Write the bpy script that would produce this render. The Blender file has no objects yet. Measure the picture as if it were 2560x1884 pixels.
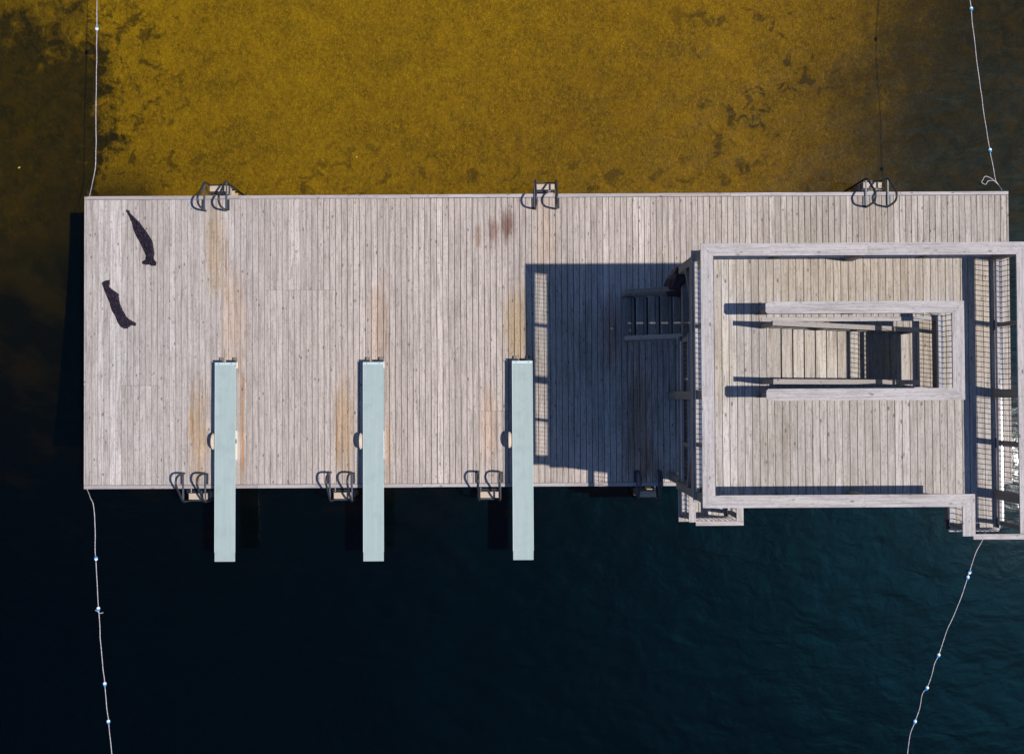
import bpy, math, random
from mathutils import Vector, noise
R = random.Random(11)
sc = bpy.context.scene
COL = sc.collection
PI = math.pi

# ------------------------------------------------------------------ camera model (drone, looking straight down, tilted ~1 degree)
FPX = 2631.0; CH = 25.0; TILT = math.atan(48/2631.0); ROLL = -0.0056
def at(px, py, z):
    """point of the place seen at photo pixel (2560 x 1884) at height z"""
    u = (px-1280)/FPX; v = (942-py)/FPX
    x = u; y = v*math.cos(TILT)+math.sin(TILT); zz = v*math.sin(TILT)-math.cos(TILT)
    c, s = math.cos(ROLL), math.sin(ROLL)
    x, y = c*x-s*y, s*x+c*y
    k = (z-CH)/zz
    return (x*k, y*k)
cd = bpy.data.cameras.new("camera"); cam = bpy.data.objects.new("camera", cd); COL.objects.link(cam)
cam.location = (0, 0, CH); cam.rotation_euler = (TILT, 0, ROLL)
cd.sensor_width = 36; cd.lens = FPX/2560*36; cd.clip_start = 0.5; cd.clip_end = 3000
sc.camera = cam

# ------------------------------------------------------------------ mesh builder
class MB:
    def __init__(s): s.v = []; s.f = []; s.m = []
    def add(s, vs, fs, mi=0):
        n = len(s.v); s.v += [tuple(v) for v in vs]; s.f += [tuple(i+n for i in f) for f in fs]; s.m += [mi]*len(fs)
    def box(s, x0, x1, y0, y1, z0, z1, mi=0):
        s.add([(x0,y0,z0),(x1,y0,z0),(x1,y1,z0),(x0,y1,z0),(x0,y0,z1),(x1,y0,z1),(x1,y1,z1),(x0,y1,z1)],
              [(3,2,1,0),(4,5,6,7),(0,1,5,4),(1,2,6,5),(2,3,7,6),(3,0,4,7)], mi)
    def wbox(s, x0, x1, y0, y1, z0, z1, mi=0, w=0.002, along='y'):
        """weathered plank: slightly cupped / out of true, with softened top edges"""
        dz = [R.uniform(-w, w) for _ in range(4)]; e = 0.004
        b = [(x0,y0,z0),(x1,y0,z0),(x1,y1,z0),(x0,y1,z0)]
        t1 = [(x0,y0,z1-e+dz[0]),(x1,y0,z1-e+dz[1]),(x1,y1,z1-e+dz[2]),(x0,y1,z1-e+dz[3])]
        t2 = [(x0+e,y0+e,z1+dz[0]),(x1-e,y0+e,z1+dz[1]),(x1-e,y1-e,z1+dz[2]),(x0+e,y1-e,z1+dz[3])]
        fs = [(3,2,1,0),(8,9,10,11)]
        for i in range(4):
            j = (i+1) % 4
            fs += [(i,j,4+j,4+i),(4+i,4+j,8+j,8+i)]
        s.add(b+t1+t2, fs, mi)
    def prism(s, poly, z0, z1, mi=0):
        n = len(poly)
        a = sum(poly[i][0]*poly[(i+1)%n][1]-poly[(i+1)%n][0]*poly[i][1] for i in range(n))
        if a < 0: poly = poly[::-1]
        e = min(0.005, (z1-z0)/3)
        cx = sum(p[0] for p in poly)/n; cy = sum(p[1] for p in poly)/n
        s.add([(x,y,z0) for x,y in poly]+[(x,y,z1) for x,y in poly],
              [tuple(range(n-1,-1,-1)), tuple(range(n,2*n))]+[(i,(i+1)%n,n+(i+1)%n,n+i) for i in range(n)], mi)
    def slab(s, pts, y0, y1, mi=0):
        """polygon in the xz plane extruded along y"""
        n = len(pts)
        s.add([(x,y0,z) for x,z in pts]+[(x,y1,z) for x,z in pts],
              [tuple(range(n)), tuple(range(2*n-1,n-1,-1))]+[(i,n+i,n+(i+1)%n,(i+1)%n) for i in range(n)], mi)
    def tube(s, pts, r, n=8, mi=0, caps=True):
        P = [Vector(p) for p in pts]; rings = []; up = None
        for i, p in enumerate(P):
            d = (P[min(i+1,len(P)-1)]-P[max(i-1,0)]).normalized()
            if up is None: up = Vector((0,0,1)) if abs(d.z) < .9 else Vector((1,0,0))
            a = d.cross(up)
            if a.length < 1e-4: a = d.cross(Vector((1,0.1,0)))
            a.normalize(); b = d.cross(a).normalized(); up = a.cross(d).normalized()
            rr = r[i] if isinstance(r, (list, tuple)) else r
            rings.append([p+(a*math.cos(2*PI*k/n)+b*math.sin(2*PI*k/n))*rr for k in range(n)])
        vs = [v for g in rings for v in g]; fs = []
        for i in range(len(P)-1):
            for k in range(n):
                fs.append((i*n+k, i*n+(k+1)%n, (i+1)*n+(k+1)%n, (i+1)*n+k))
        if caps: fs += [tuple(range(n-1,-1,-1)), tuple((len(P)-1)*n+k for k in range(n))]
        s.add(vs, fs, mi)
    def build(s, name, mats, parent=None, smooth=False, loc=None):
        """mesh object; vertices are given in world space and re-based on the parent's (or own) origin"""
        o0 = Vector((0,0,0))
        if parent is not None: o0 = Vector(WO[parent.name])
        own = Vector(loc) if loc is not None else o0
        me = bpy.data.meshes.new(name)
        me.from_pydata([tuple(Vector(v)-own) for v in s.v], [], s.f); me.update()
        if not isinstance(mats, (list, tuple)): mats = [mats]
        for m in mats: me.materials.append(m)
        for p, mi in zip(me.polygons, s.m): p.material_index = mi; p.use_smooth = smooth
        o = bpy.data.objects.new(name, me); COL.objects.link(o)
        if parent is not None: o.parent = parent; o.location = own-o0
        else: o.location = own
        WO[o.name] = tuple(own)
        return o
WO = {}
def tag(o, label=None, cat=None, group=None, kind=None):
    if label: o['label'] = label
    if cat: o['category'] = cat
    if group: o['group'] = group
    if kind: o['kind'] = kind
    return o
def empty(name, loc, label, cat, group=None):
    o = bpy.data.objects.new(name, None); COL.objects.link(o); o.location = loc; o.empty_display_size = .2
    WO[o.name] = tuple(loc); return tag(o, label, cat, group)
def dup(root, loc, rz, label):
    r = root.copy(); COL.objects.link(r); r.location = loc; r.rotation_euler = (0,0,rz); r['label'] = label
    for ch in list(root.children):
        c = ch.copy(); COL.objects.link(c); c.parent = r
        for g in list(ch.children):
            d = g.copy(); COL.objects.link(d); d.parent = c
    return r

# ------------------------------------------------------------------ materials
class NT:
    def __init__(s, name):
        s.mat = bpy.data.materials.new(name); s.mat.use_nodes = True; s.t = s.mat.node_tree; s.t.nodes.clear()
        s.out = s.n('ShaderNodeOutputMaterial')
    def n(s, typ, **k):
        nd = s.t.nodes.new(typ)
        for a, b in k.items(): setattr(nd, a, b)
        return nd
    def l(s, a, b): s.t.links.new(a, b)
    def put(s, sock, v):
        if hasattr(v, 'is_linked') or isinstance(v, bpy.types.NodeSocket): s.l(v, sock)
        else: sock.default_value = v
    def math(s, op, a, b=0.0, c=None, clamp=False):
        m = s.n('ShaderNodeMath', operation=op); m.use_clamp = clamp; s.put(m.inputs[0], a); s.put(m.inputs[1], b)
        if c is not None: s.put(m.inputs[2], c)
        return m.outputs[0]
    def vmul(s, a, b):
        m = s.n('ShaderNodeVectorMath', operation='MULTIPLY'); s.put(m.inputs[0], a); s.put(m.inputs[1], b); return m.outputs[0]
    def vadd(s, a, b):
        m = s.n('ShaderNodeVectorMath', operation='ADD'); s.put(m.inputs[0], a); s.put(m.inputs[1], b); return m.outputs[0]
    def noise(s, vec, scale=1.0, detail=4, rough=.55, dist=0):
        m = s.n('ShaderNodeTexNoise'); s.l(vec, m.inputs['Vector']); m.inputs['Scale'].default_value = scale
        m.inputs['Detail'].default_value = detail; m.inputs['Roughness'].default_value = rough; m.inputs['Distortion'].default_value = dist
        return m.outputs['Fac']
    def mr(s, v, a, b, c, d, smooth=False):
        m = s.n('ShaderNodeMapRange'); m.interpolation_type = 'SMOOTHSTEP' if smooth else 'LINEAR'; m.clamp = True
        s.put(m.inputs[0], v)
        for i, q in enumerate((a,b,c,d)): m.inputs[i+1].default_value = q
        return m.outputs[0]
    def mix(s, fac, a, b, mode='MIX'):
        m = s.n('ShaderNodeMix', data_type='RGBA', blend_type=mode); s.put(m.inputs[0], fac); s.put(m.inputs[6], a); s.put(m.inputs[7], b)
        return m.outputs[2]
    def ramp(s, v, stops):
        m = s.n('ShaderNodeValToRGB'); s.l(v, m.inputs[0]); e = m.color_ramp.elements
        while len(e) < len(stops): e.new(0.5)
        for i, (p, c) in enumerate(stops): e[i].position = p; e[i].color = (*c, 1) if len(c) == 3 else c
        return m.outputs[0]
    def bsdf(s, col, rough=.8, bump=None, bs=.3, bd=.01, spec=.3, metal=0):
        b = s.n('ShaderNodeBsdfPrincipled'); s.put(b.inputs['Base Color'], col if not isinstance(col, tuple) else (*col[:3], 1))
        s.put(b.inputs['Roughness'], rough); b.inputs['Specular IOR Level'].default_value = spec; b.inputs['Metallic'].default_value = metal
        if bump is not None:
            u = s.n('ShaderNodeBump'); s.l(bump, u.inputs['Height']); u.inputs['Strength'].default_value = bs; u.inputs['Distance'].default_value = bd
            s.l(u.outputs[0], b.inputs['Normal'])
        s.l(b.outputs[0], s.out.inputs[0]); return b

def g(c): return (*c, 1.0)
def wood(name, axis='y', tones=None, var=1.0, stains=(), regions=(), knots=True, ends=False):
    t = NT(name); geo = t.n('ShaderNodeNewGeometry'); pos = geo.outputs['Position']; rnd = geo.outputs['Random Per Island']
    comb = t.n('ShaderNodeCombineXYZ')
    off = t.math('MULTIPLY', rnd, 37.0)
    t.l(off, comb.inputs[0]); t.l(t.math('MULTIPLY', rnd, 91.0), comb.inputs[1]); t.l(off, comb.inputs[2])
    p = t.vadd(pos, comb.outputs[0])
    sl, sa = 1.1, 26.0
    sv = {'y': (sa, sl, sa), 'x': (sl, sa, sa), 'z': (sa, sa, sl)}[axis]
    grain = t.noise(t.vmul(p, sv), 1.0, 5, .6, .4)
    sv2 = {'y': (90, 5, 90), 'x': (5, 90, 90), 'z': (90, 90, 5)}[axis]
    fine = t.noise(t.vmul(p, sv2), 1.0, 3, .6)
    sv3 = {'y': (5, 1.2, 5), 'x': (1.2, 5, 5), 'z': (5, 5, 1.2)}[axis]
    blot = t.noise(t.vmul(p, sv3), 1.0, 4, .6, .6)
    tones = tones or [(.27,.235,.22), (.36,.33,.315), (.43,.40,.385), (.50,.475,.465)]
    base = t.ramp(rnd, [(0, tones[1]), (.3, tones[2]), (.55, tones[1]), (.8, tones[2]), (1, tones[3])])
    for (x0, x1, colr) in regions:       # wood from different batches along the dock
        sx = t.n('ShaderNodeSeparateXYZ'); t.l(pos, sx.inputs[0])
        base = t.mix(t.mr(sx.outputs[0], x0, x1, 0, 1, True), base, t.mix(1.0, base, g(colr), 'MULTIPLY'))
    base = t.mix(t.mr(grain, .42, .72, 0, min(1, .85*var)), base, g(tones[0]))
    base = t.mix(t.mr(fine, .52, .80, 0, .45*var), base, g(tuple(c*.72 for c in tones[0])))
    base = t.mix(t.mr(fine, .50, .22, 0, .35*var), base, g(tones[3]))
    base = t.mix(t.mr(blot, .54, .80, 0, .55*var), base, g((tones[0][0]*.95, tones[0][1]*.93, tones[0][2]*.86)))
    svm = {'y': (34, 13, 34), 'x': (13, 34, 34), 'z': (34, 34, 13)}[axis]
    mot = t.noise(t.vmul(p, svm), 1.0, 3, .65, .8)
    base = t.mix(t.mr(mot, .54, .74, 0, .7*var), base, g(tuple(c*.8 for c in tones[0])))
    base = t.mix(t.mr(mot, .42, .24, 0, .35*var), base, g(tones[3]))
    if knots:
        kv = {'y': (9.0, 4.2, 9.0), 'x': (4.2, 9.0, 9.0), 'z': (9.0, 9.0, 4.2)}[axis]
        vo = t.n('ShaderNodeTexVoronoi'); t.l(t.vmul(p, kv), vo.inputs['Vector']); vo.inputs['Scale'].default_value = 1.0
        k = t.mr(vo.outputs['Distance'], .24, .08, 0, 1, True)
        sepc = t.n('ShaderNodeSeparateColor'); t.l(vo.outputs['Color'], sepc.inputs[0])
        k = t.math('MULTIPLY', k, t.mr(sepc.outputs[0], .35, .85, 0, .8))
        base = t.mix(k, base, g((.10,.085,.075)))
    for (cx, cy, rx, ry, colr, st) in stains:
        q = t.vadd(pos, (-cx, -cy, 0)); q = t.vmul(q, (1/rx, 1/ry, 0))
        ln = t.n('ShaderNodeVectorMath', operation='LENGTH'); t.l(q, ln.inputs[0])
        nz = t.noise(t.vmul(p, (9, 1.6, 1)), 1.0, 4, .65)
        d = t.math('ADD', ln.outputs['Value'], t.math('MULTIPLY', t.math('SUBTRACT', nz, .5), 1.5))
        m = t.mr(d, 1.05, .25, 0, st, True)
        base = t.mix(m, base, t.mix(1.0, base, g(colr), 'MULTIPLY'))
    hgt = t.math('ADD', t.math('MULTIPLY', grain, .7), t.math('MULTIPLY', fine, .5))
    t.bsdf(base, .78, hgt, .35, .004, .25)
    return t.mat

STAINS = [
 (-6.62, 1.9, .42, 1.6, (.98,.83,.69), .8), (-3.15, 1.7, .36, 1.4, (.97,.82,.68), .75), (.15, 1.6, .42, 1.4, (1.02,.85,.58), .85),
 (-7.45, -.9, .30, 1.5, (.96,.78,.56), .9), (-4.0, -.7, .32, 1.6, (.96,.78,.56), .9), (-.55, -.8, .30, 1.3, (1.02,.84,.70), .75),
 (-7.05, 3.5, .32, 1.5, (.94,.80,.60), .85), (.82, 3.7, .36, 1.4, (1.02,.90,.78), .8), (8.7, 4.1, .5, .8, (.86,.84,.78), .7),
 (-6.40, -.9, .05, 1.9, (.92,.50,.22), .9), (-2.93, -1.3, .045, 1.2, (.92,.62,.36), .8),
 (-.08, 4.05, .20, .50, (.52,.37,.33), 1.0), (-.42, 3.95, .17, .46, (.64,.50,.46), 1.0), (-.78, 3.8, .12, .4, (.70,.56,.50), .9),
 (-6.78, 3.3, .05, 1.3, (.64,.54,.44), .9), (-7.6, -.4, .06, 1.0, (.8,.62,.42), .8), (-4.15, -.9, .05, 1.3, (.8,.64,.45), .8),
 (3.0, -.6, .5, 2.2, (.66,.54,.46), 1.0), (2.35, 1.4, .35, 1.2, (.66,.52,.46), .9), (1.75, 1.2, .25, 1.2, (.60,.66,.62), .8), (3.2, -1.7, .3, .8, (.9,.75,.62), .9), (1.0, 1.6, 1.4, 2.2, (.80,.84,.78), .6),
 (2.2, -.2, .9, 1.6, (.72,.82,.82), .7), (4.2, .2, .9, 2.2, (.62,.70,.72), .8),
 (-9.4, 1.0, .6, 2.2, (.88,.90,.90), .7), (-8.6, 4.0, 1.0, .9, (.90,.90,.88), .6), (6.8, 3.8, 1.2, .7, (.86,.88,.84), .6), (10.9, 3.6, .9, 1.0, (.88,.90,.92), .7),
 (-7.35, -1.25, .10, .30, (1.28,1.26,1.2), .9), (-7.2, -.65, .16, .16, (1.28,1.26,1.2), .8),
]
M = {}
M['deck'] = wood('weathered_deck_boards', 'y', [(.23,.192,.168),(.39,.345,.318),(.475,.425,.392),(.59,.535,.505)], 1.15, STAINS,
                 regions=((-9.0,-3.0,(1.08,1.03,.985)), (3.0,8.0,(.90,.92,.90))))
M['tower_y'] = wood('weathered_platform_boards', 'y', [(.235,.20,.172),(.39,.35,.315),(.475,.435,.40),(.58,.54,.505)], 1.2,
   stains=[(6.4, 2.2, 3.2, .75, (1.0,.93,.80), .9), (6.2, .8, 1.9, .6, (1.0,.95,.86), .6), (8.9, 1.4, .5, 1.8, (1.0,.93,.80), .8), (3.9, .8, .5, 1.4, (.98,.92,.80), .7), (7.9,.8,.5,.7,(1.0,.9,.65),.9), (5.0,-.9,.5,.8,(.88,.86,.80),.8)])
M['cap_y'] = wood('weathered_rail_cap_lengthwise', 'y', [(.26,.228,.215),(.45,.412,.40),(.495,.457,.45),(.58,.54,.54)], 1.1)
M['cap_x'] = wood('weathered_rail_cap_crosswise', 'x', [(.26,.228,.215),(.45,.412,.40),(.495,.457,.45),(.58,.54,.54)], 1.1)
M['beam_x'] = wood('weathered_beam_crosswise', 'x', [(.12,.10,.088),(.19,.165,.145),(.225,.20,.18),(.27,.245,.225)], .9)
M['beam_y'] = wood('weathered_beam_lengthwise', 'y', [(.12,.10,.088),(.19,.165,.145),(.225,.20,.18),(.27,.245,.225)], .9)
M['post'] = wood('weathered_post', 'z', [(.12,.10,.088),(.19,.165,.145),(.225,.20,.18),(.27,.245,.225)], .9)
M['handrail'] = wood('weathered_handrail', 'x', [(.23,.20,.185),(.30,.27,.25),(.34,.31,.29),(.38,.35,.335)], .8)
M['stairwood'] = wood('stair_tread_wood', 'y', [(.17,.155,.14),(.27,.25,.23),(.33,.305,.285),(.42,.39,.37)], 1.2)  # lower stair treads, darker than the platform boards
M['gap_shade'] = wood('painted_gap_shade', 'y', [(.02,.018,.016),(.03,.027,.024),(.035,.03,.027),(.045,.04,.036)], .6)  # near-black tone that paints shade into the stair tread gaps
M['rim'] = wood('weathered_rim_board', 'x', [(.25,.21,.20),(.36,.315,.30),(.42,.375,.365),(.48,.44,.44)], 1.0)
M['tread'] = wood('weathered_ladder_tread', 'x', [(.40,.31,.23),(.50,.40,.31),(.56,.45,.36),(.60,.50,.42)], .6)

def plain(name, col, rough, metal=0, spec=.4, nscale=30, namt=.15, bump=.0):
    t = NT(name); geo = t.n('ShaderNodeNewGeometry'); nz = t.noise(geo.outputs['Position'], nscale, 4, .6)
    c = t.mix(t.mr(nz, .3, .7, 0, 1), g(tuple(x*(1-namt) for x in col)), g(tuple(min(1, x*(1+namt)) for x in col)))
    t.bsdf(c, rough, nz if bump else None, bump, .003, spec, metal); return t.mat
M['steel_dark'] = plain('dark_painted_steel', (.035,.037,.045), .42, .3, .5)
M['baluster'] = plain('dark_bronze_steel', (.045,.038,.036), .5, .2)
M['steel_grey'] = plain('grey_painted_steel', (.085,.10,.13), .38, .3, .5)
M['galv'] = plain('galvanised_steel', (.42,.43,.45), .06, .9, .5, 40, .12)
M['cream'] = plain('cream_painted_metal', (.72,.64,.52), .45, 0, .5, 20, .08)
M['wheel'] = plain('cream_fulcrum_wheel', (.62,.50,.38), .55, 0, .4, 25, .1)
M['alu'] = plain('pale_aluminium_edge', (.50,.62,.63), .35, .15, .5, 20, .05)
M['bolt'] = plain('dull_bolt_steel', (.16,.17,.18), .4, .6)
M['white'] = plain('white_float_plastic', (.85,.86,.86), .35)
M['blue'] = plain('blue_float_plastic', (.02,.28,.62), .35)
M['leaf'] = plain('yellow_leaf', (.42,.34,.04), .6)
# non-slip sanded board surface
t = NT('pale_aqua_grit_surface'); geo = t.n('ShaderNodeNewGeometry'); p = geo.outputs['Position']
big = t.noise(t.vmul(p, (14, .7, 1)), 1, 4, .6); fine = t.noise(p, 120, 3, .7); med = t.noise(t.vmul(p,(3,3,3)), 1, 5, .6)
c = t.mix(t.mr(big, .35, .7, 0, 1), g((.27,.345,.325)), g((.325,.39,.375)))
c = t.mix(t.mr(fine, .3, .75, 0, .5), c, g((.43,.51,.50))); c = t.mix(t.mr(med, .50, .75, 0, .55), c, g((.25,.30,.29)))
t.bsdf(c, .7, fine, .3, .003, .35); M['grit'] = t.mat
# black wet cloth
t = NT('black_crumpled_cloth'); geo = t.n('ShaderNodeNewGeometry'); p = geo.outputs['Position']
n1 = t.noise(p, 14, 5, .6, .8); n2 = t.noise(p, 300, 2, .5)
c = t.mix(t.mr(n1, .35, .7, 0, 1), g((.005,.003,.008)), g((.030,.018,.040)))
t.bsdf(c, .48, t.math('ADD', n1, t.math('MULTIPLY', n2, .1)), .9, .05, .25); M['cloth'] = t.mat
# rope
t = NT('twisted_white_rope'); geo = t.n('ShaderNodeNewGeometry'); p = geo.outputs['Position']
n1 = t.noise(t.vmul(p,(30,30,30)), 1, 3, .6); c = t.mix(t.mr(n1,.4,.65,0,1), g((.34,.31,.34)), g((.64,.60,.62)))
t.bsdf(c, .8); M['rope'] = t.mat

# ------------------------------------------------------------------ lake bed and water
WZ = -0.8
def bedz(x, y):
    e = .03*max(0, min(x, 20)+4)
    if y > 4.8: d = 1.7+.10*max(0, 15-y)+e
    else: d = 1.7+.10*10.2+e+.40*(4.8-y)**1.42
    z = WZ-min(d, 30)+.14*noise.noise(Vector((x*.45, y*.45, 3)))
    if abs(x) > 30 : z -= (abs(x)-30)*.15
    return max(z, -33)
def axis_coords(lo, hi, step, far):
    a = []; v = lo
    while v < hi: a.append(v); v += step
    s = step*1.5; q = hi
    while q < far: a.append(q); q += s; s *= 1.35
    a.append(far); s = step*1.5; q = lo-s; b = []
    while q > -far: b.append(q); q -= s; s *= 1.35
    b.append(-far); return b[::-1]+a
xs = axis_coords(-18, 18, .35, 420); ys = axis_coords(-14, 15, .35, 420)
mb = MB(); vs = [(x, y, bedz(x, y)) for y in ys for x in xs]; nx = len(xs)
mb.add(vs, [(j*nx+i, j*nx+i+1, (j+1)*nx+i+1, (j+1)*nx+i) for j in range(len(ys)-1) for i in range(nx-1)])
t = NT('golden_lake_bed_with_weed'); geo = t.n('ShaderNodeNewGeometry'); p = geo.outputs['Position']
sx = t.n('ShaderNodeSeparateXYZ'); t.l(p, sx.inputs[0]); X, Y = sx.outputs[0], sx.outputs[1]
n_big = t.noise(p, .55, 5, .6); n_mid = t.noise(p, 1.6, 5, .65, .3); n_clump = t.noise(p, 2.6, 6, .62, .5); n_fine = t.noise(p, 11, 5, .7, .5); n_caustic = t.noise(t.vmul(p, (11, 5, 1)), 1, 3, .6, 1.6)
gold = t.mix(t.mr(n_mid, .35, .68, 0, 1), g((.165,.102,.003)), g((.285,.172,.004)))
gold = t.mix(t.mr(n_fine, .45, .78, 0, .55), gold, g((.38,.25,.012)))  # paler specks painted in as caustic grain
caustic = t.math('ABSOLUTE', t.math('SUBTRACT', n_caustic, .5))
gold = t.mix(t.mr(X, -6, 9, 0, 1), gold, t.mix(1.0, gold, g((.96,.88,.8)), 'MULTIPLY'))
gold = t.mix(t.mr(caustic, .03, .0, 0, .55), gold, g((.74,.49,.02)))  # bright net of caustic light painted into the bed colour
gold = t.mix(t.mr(n_fine, .48, .25, 0, .6), gold, g((.070,.050,.006)))
# weed: left of the swimming area, right side, clumps near the dock
nb = t.math('SUBTRACT', n_big, .5); nm = t.math('SUBTRACT', n_mid, .5); nc = t.math('SUBTRACT', n_clump, .5)
wob = t.math('ADD', t.math('ADD', t.math('MULTIPLY', nb, 4.5), t.math('MULTIPLY', nm, 3.2)), t.math('MULTIPLY', nc, 4.6))
left = t.mr(t.math('ADD', t.math('ADD', X, t.math('MULTIPLY', Y, -.02)), t.math('MULTIPLY', wob, .55)), -10.7, -11.5, 0, 1, True)
top = t.mr(t.math('ADD', Y, wob), 11.2, 9.0, 0.35, 1, True)
left = t.math('MULTIPLY', left, top)
right = t.mr(t.math('ADD', t.math('ADD', X, t.math('MULTIPLY', Y, -.22)), t.math('MULTIPLY', wob, .9)), 4.2, 10.2, 0, 1, True)
lowc = t.math('MULTIPLY', t.mr(Y, 8.6, 5.0, 0, 1, True), t.mr(t.math('ADD', nc, t.math('MULTIPLY', nm, .5)), .045, .17, 0, .75, True))
leftc = t.math('MULTIPLY', t.mr(X, -6.5, -10.0, 0, 1, True), t.mr(nc, .02, .14, 0, .8, True))
rightc = t.math('MULTIPLY', t.mr(X, 2.0, 7.0, 0, 1, True), t.mr(t.math('ADD', nc, t.math('MULTIPLY', nb, .6)), .06, .18, 0, .85, True))
beside = t.math('MULTIPLY', t.mr(t.math('ADD', X, t.math('MULTIPLY', nb, 2.5)), -13.6, -11.6, 0, 1, True), t.math('MULTIPLY', t.mr(Y, 7.0, 5.0, 0, 1, True), t.mr(X, -9.0, -10.0, 0, 1)))  # dark band painted along the dock end, merging with its cast shadow
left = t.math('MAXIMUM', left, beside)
weed = t.math('MAXIMUM', t.math('MAXIMUM', left, right), t.math('MAXIMUM', lowc, t.math('MAXIMUM', leftc, rightc)))
weedc = t.mix(t.mr(n_clump, .38, .70, 0, 1), g((.006,.007,.006)), g((.036,.022,.004)))
weedc = t.mix(t.mr(n_fine, .55, .75, 0, .6), weedc, g((.055,.036,.006)))
lo_ = t.noise(p, .22, 3, .5)
gold = t.mix(t.mr(lo_, .35, .65, .45, 0), gold, t.mix(1.0, gold, g((.70,.68,.6)), 'MULTIPLY'))
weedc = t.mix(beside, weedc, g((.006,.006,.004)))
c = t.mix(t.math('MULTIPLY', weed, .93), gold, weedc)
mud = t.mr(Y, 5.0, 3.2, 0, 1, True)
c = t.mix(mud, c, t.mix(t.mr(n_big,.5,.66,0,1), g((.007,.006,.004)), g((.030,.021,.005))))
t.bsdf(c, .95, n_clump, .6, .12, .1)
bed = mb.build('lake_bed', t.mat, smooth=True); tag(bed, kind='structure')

# water body: closed box, rippled surface, tannin tinted absorption
mb = MB(); S = 410
mb.box(-S, S, -S, S, -45, WZ)
t = NT('clear_brown_lake_water'); geo = t.n('ShaderNodeNewGeometry'); p = geo.outputs['Position']
w1 = t.noise(t.vmul(p, (1.0, 1.6, 1)), 1.3, 3, .5, .4); w2 = t.noise(t.vmul(p, (1.4, .8, 1)), 5.5, 3, .55, .3); w3 = t.noise(p, .35, 3, .5)
h = t.math('ADD', t.math('MULTIPLY', w1, .9), t.math('MULTIPLY', w2, .14))
bu = t.n('ShaderNodeBump'); t.l(h, bu.inputs['Height']); bu.inputs['Strength'].default_value = 1; bu.inputs['Distance'].default_value = .0065
fr = t.n('ShaderNodeFresnel'); fr.inputs['IOR'].default_value = 1.24; t.l(bu.outputs[0], fr.inputs['Normal'])
gl = t.n('ShaderNodeBsdfGlossy'); gl.inputs['Roughness'].default_value = .055; t.l(bu.outputs[0], gl.inputs['Normal']); gl.inputs['Color'].default_value = (1,1,1,1)
tr = t.n('ShaderNodeBsdfTransparent'); mx = t.n('ShaderNodeMixShader'); t.l(fr.outputs[0], mx.inputs[0]); t.l(tr.outputs[0], mx.inputs[1]); t.l(gl.outputs[0], mx.inputs[2])
# faint turbid back-scatter and broad micro-ripple sheen
df = t.n('ShaderNodeBsdfDiffuse'); df.inputs['Color'].default_value = (.0001, .0008, .0012, 1)
g2 = t.n('ShaderNodeBsdfGlossy'); g2.inputs['Roughness'].default_value = .42; g2.inputs['Color'].default_value = (.0002, .0019, .0030, 1)
b2 = t.n('ShaderNodeBump'); t.l(t.math('ADD', h, t.math('MULTIPLY', w3, 2.5)), b2.inputs['Height']); b2.inputs['Strength'].default_value = 1; b2.inputs['Distance'].default_value = .035; t.l(b2.outputs[0], g2.inputs['Normal'])
a1 = t.n('ShaderNodeAddShader'); a2 = t.n('ShaderNodeAddShader'); t.l(df.outputs[0], a1.inputs[0]); t.l(g2.outputs[0], a1.inputs[1])
t.l(mx.outputs[0], a2.inputs[0]); t.l(a1.outputs[0], a2.inputs[1]); t.l(a2.outputs[0], t.out.inputs[0])
va = t.n('ShaderNodeVolumeAbsorption'); va.inputs['Color'].default_value = (.895, .88, .34, 1); va.inputs['Density'].default_value = 1.0
t.l(va.outputs[0], t.out.inputs['Volume'])
water = mb.build('lake_water', t.mat); tag(water, kind='structure')

# ------------------------------------------------------------------ the swimming dock
DX0, DX1, DY0, DY1 = -10.165, 11.86, -2.143, 4.813
dock = empty('swimming_dock', (.85, 1.3, 0), 'long grey wooden swimming dock of weathered planks lying on the lake', 'dock')
mb = MB(); pitch = .1415; x = DX0+.045; i = 0; joint = None
while x < DX1-.02:
    x1 = min(x+pitch-(.0075 if x < -5 else .0115), DX1-.004)
    if i % 6 == 0: joint = R.choice([2.55, 2.55, None, .30, None, -.35, None, None])
    segs = [(DY0+.088, DY1-.088)]
    if joint is not None: segs = [(DY0+.088, joint-.001), (joint+.001, DY1-.088)]
    for (a, b) in segs: mb.wbox(x, x1, a, b, -.04, R.uniform(-.003, .003), w=.002)
    x += pitch; i += 1
mb.build('deck_boards', M['deck'], dock)
for (y0, y1) in ((DY0, DY0+.082), (DY1-.082, DY1)):
    mb = MB(); x = DX0
    while x < DX1-.01:
        x1 = min(x+R.uniform(3.2, 4.3), DX1)
        if DX1-x1 < 1: x1 = DX1
        mb.wbox(x, x1-.004, y0+R.uniform(-.004,.004), y1, -.038, .006+R.uniform(0,.006), w=.004); x = x1
    mb.build('rim_board', M['rim'], dock)
for (x0, x1) in ((DX0, DX0+.038),):
    mb = MB(); mb.wbox(x0, x1, DY0+.088, .3, -.038, .006, w=.003); mb.wbox(x0, x1, .304, DY1-.088, -.038, .009, w=.003)
    mb.build('rim_board', M['deck'], dock)
mb = MB()
mb.box(DX0+.01, DX1-.01, DY0+.01, DY0+.05, -.32, -.042); mb.box(DX0+.01, DX1-.01, DY1-.05, DY1-.01, -.32, -.042)
mb.box(DX0+.01, DX0+.05, DY0+.052, DY1-.052, -.32, -.042); mb.box(DX1-.05, DX1-.01, DY0+.052, DY1-.052, -.32, -.042)
for k in range(1, 12):
    yy = DY0+k*(DY1-DY0)/12; mb.box(DX0+.055, DX1-.055, yy-.025, yy+.025, -.26, -.043)
mb.build('dock_frame', M['beam_x'], dock)
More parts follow.
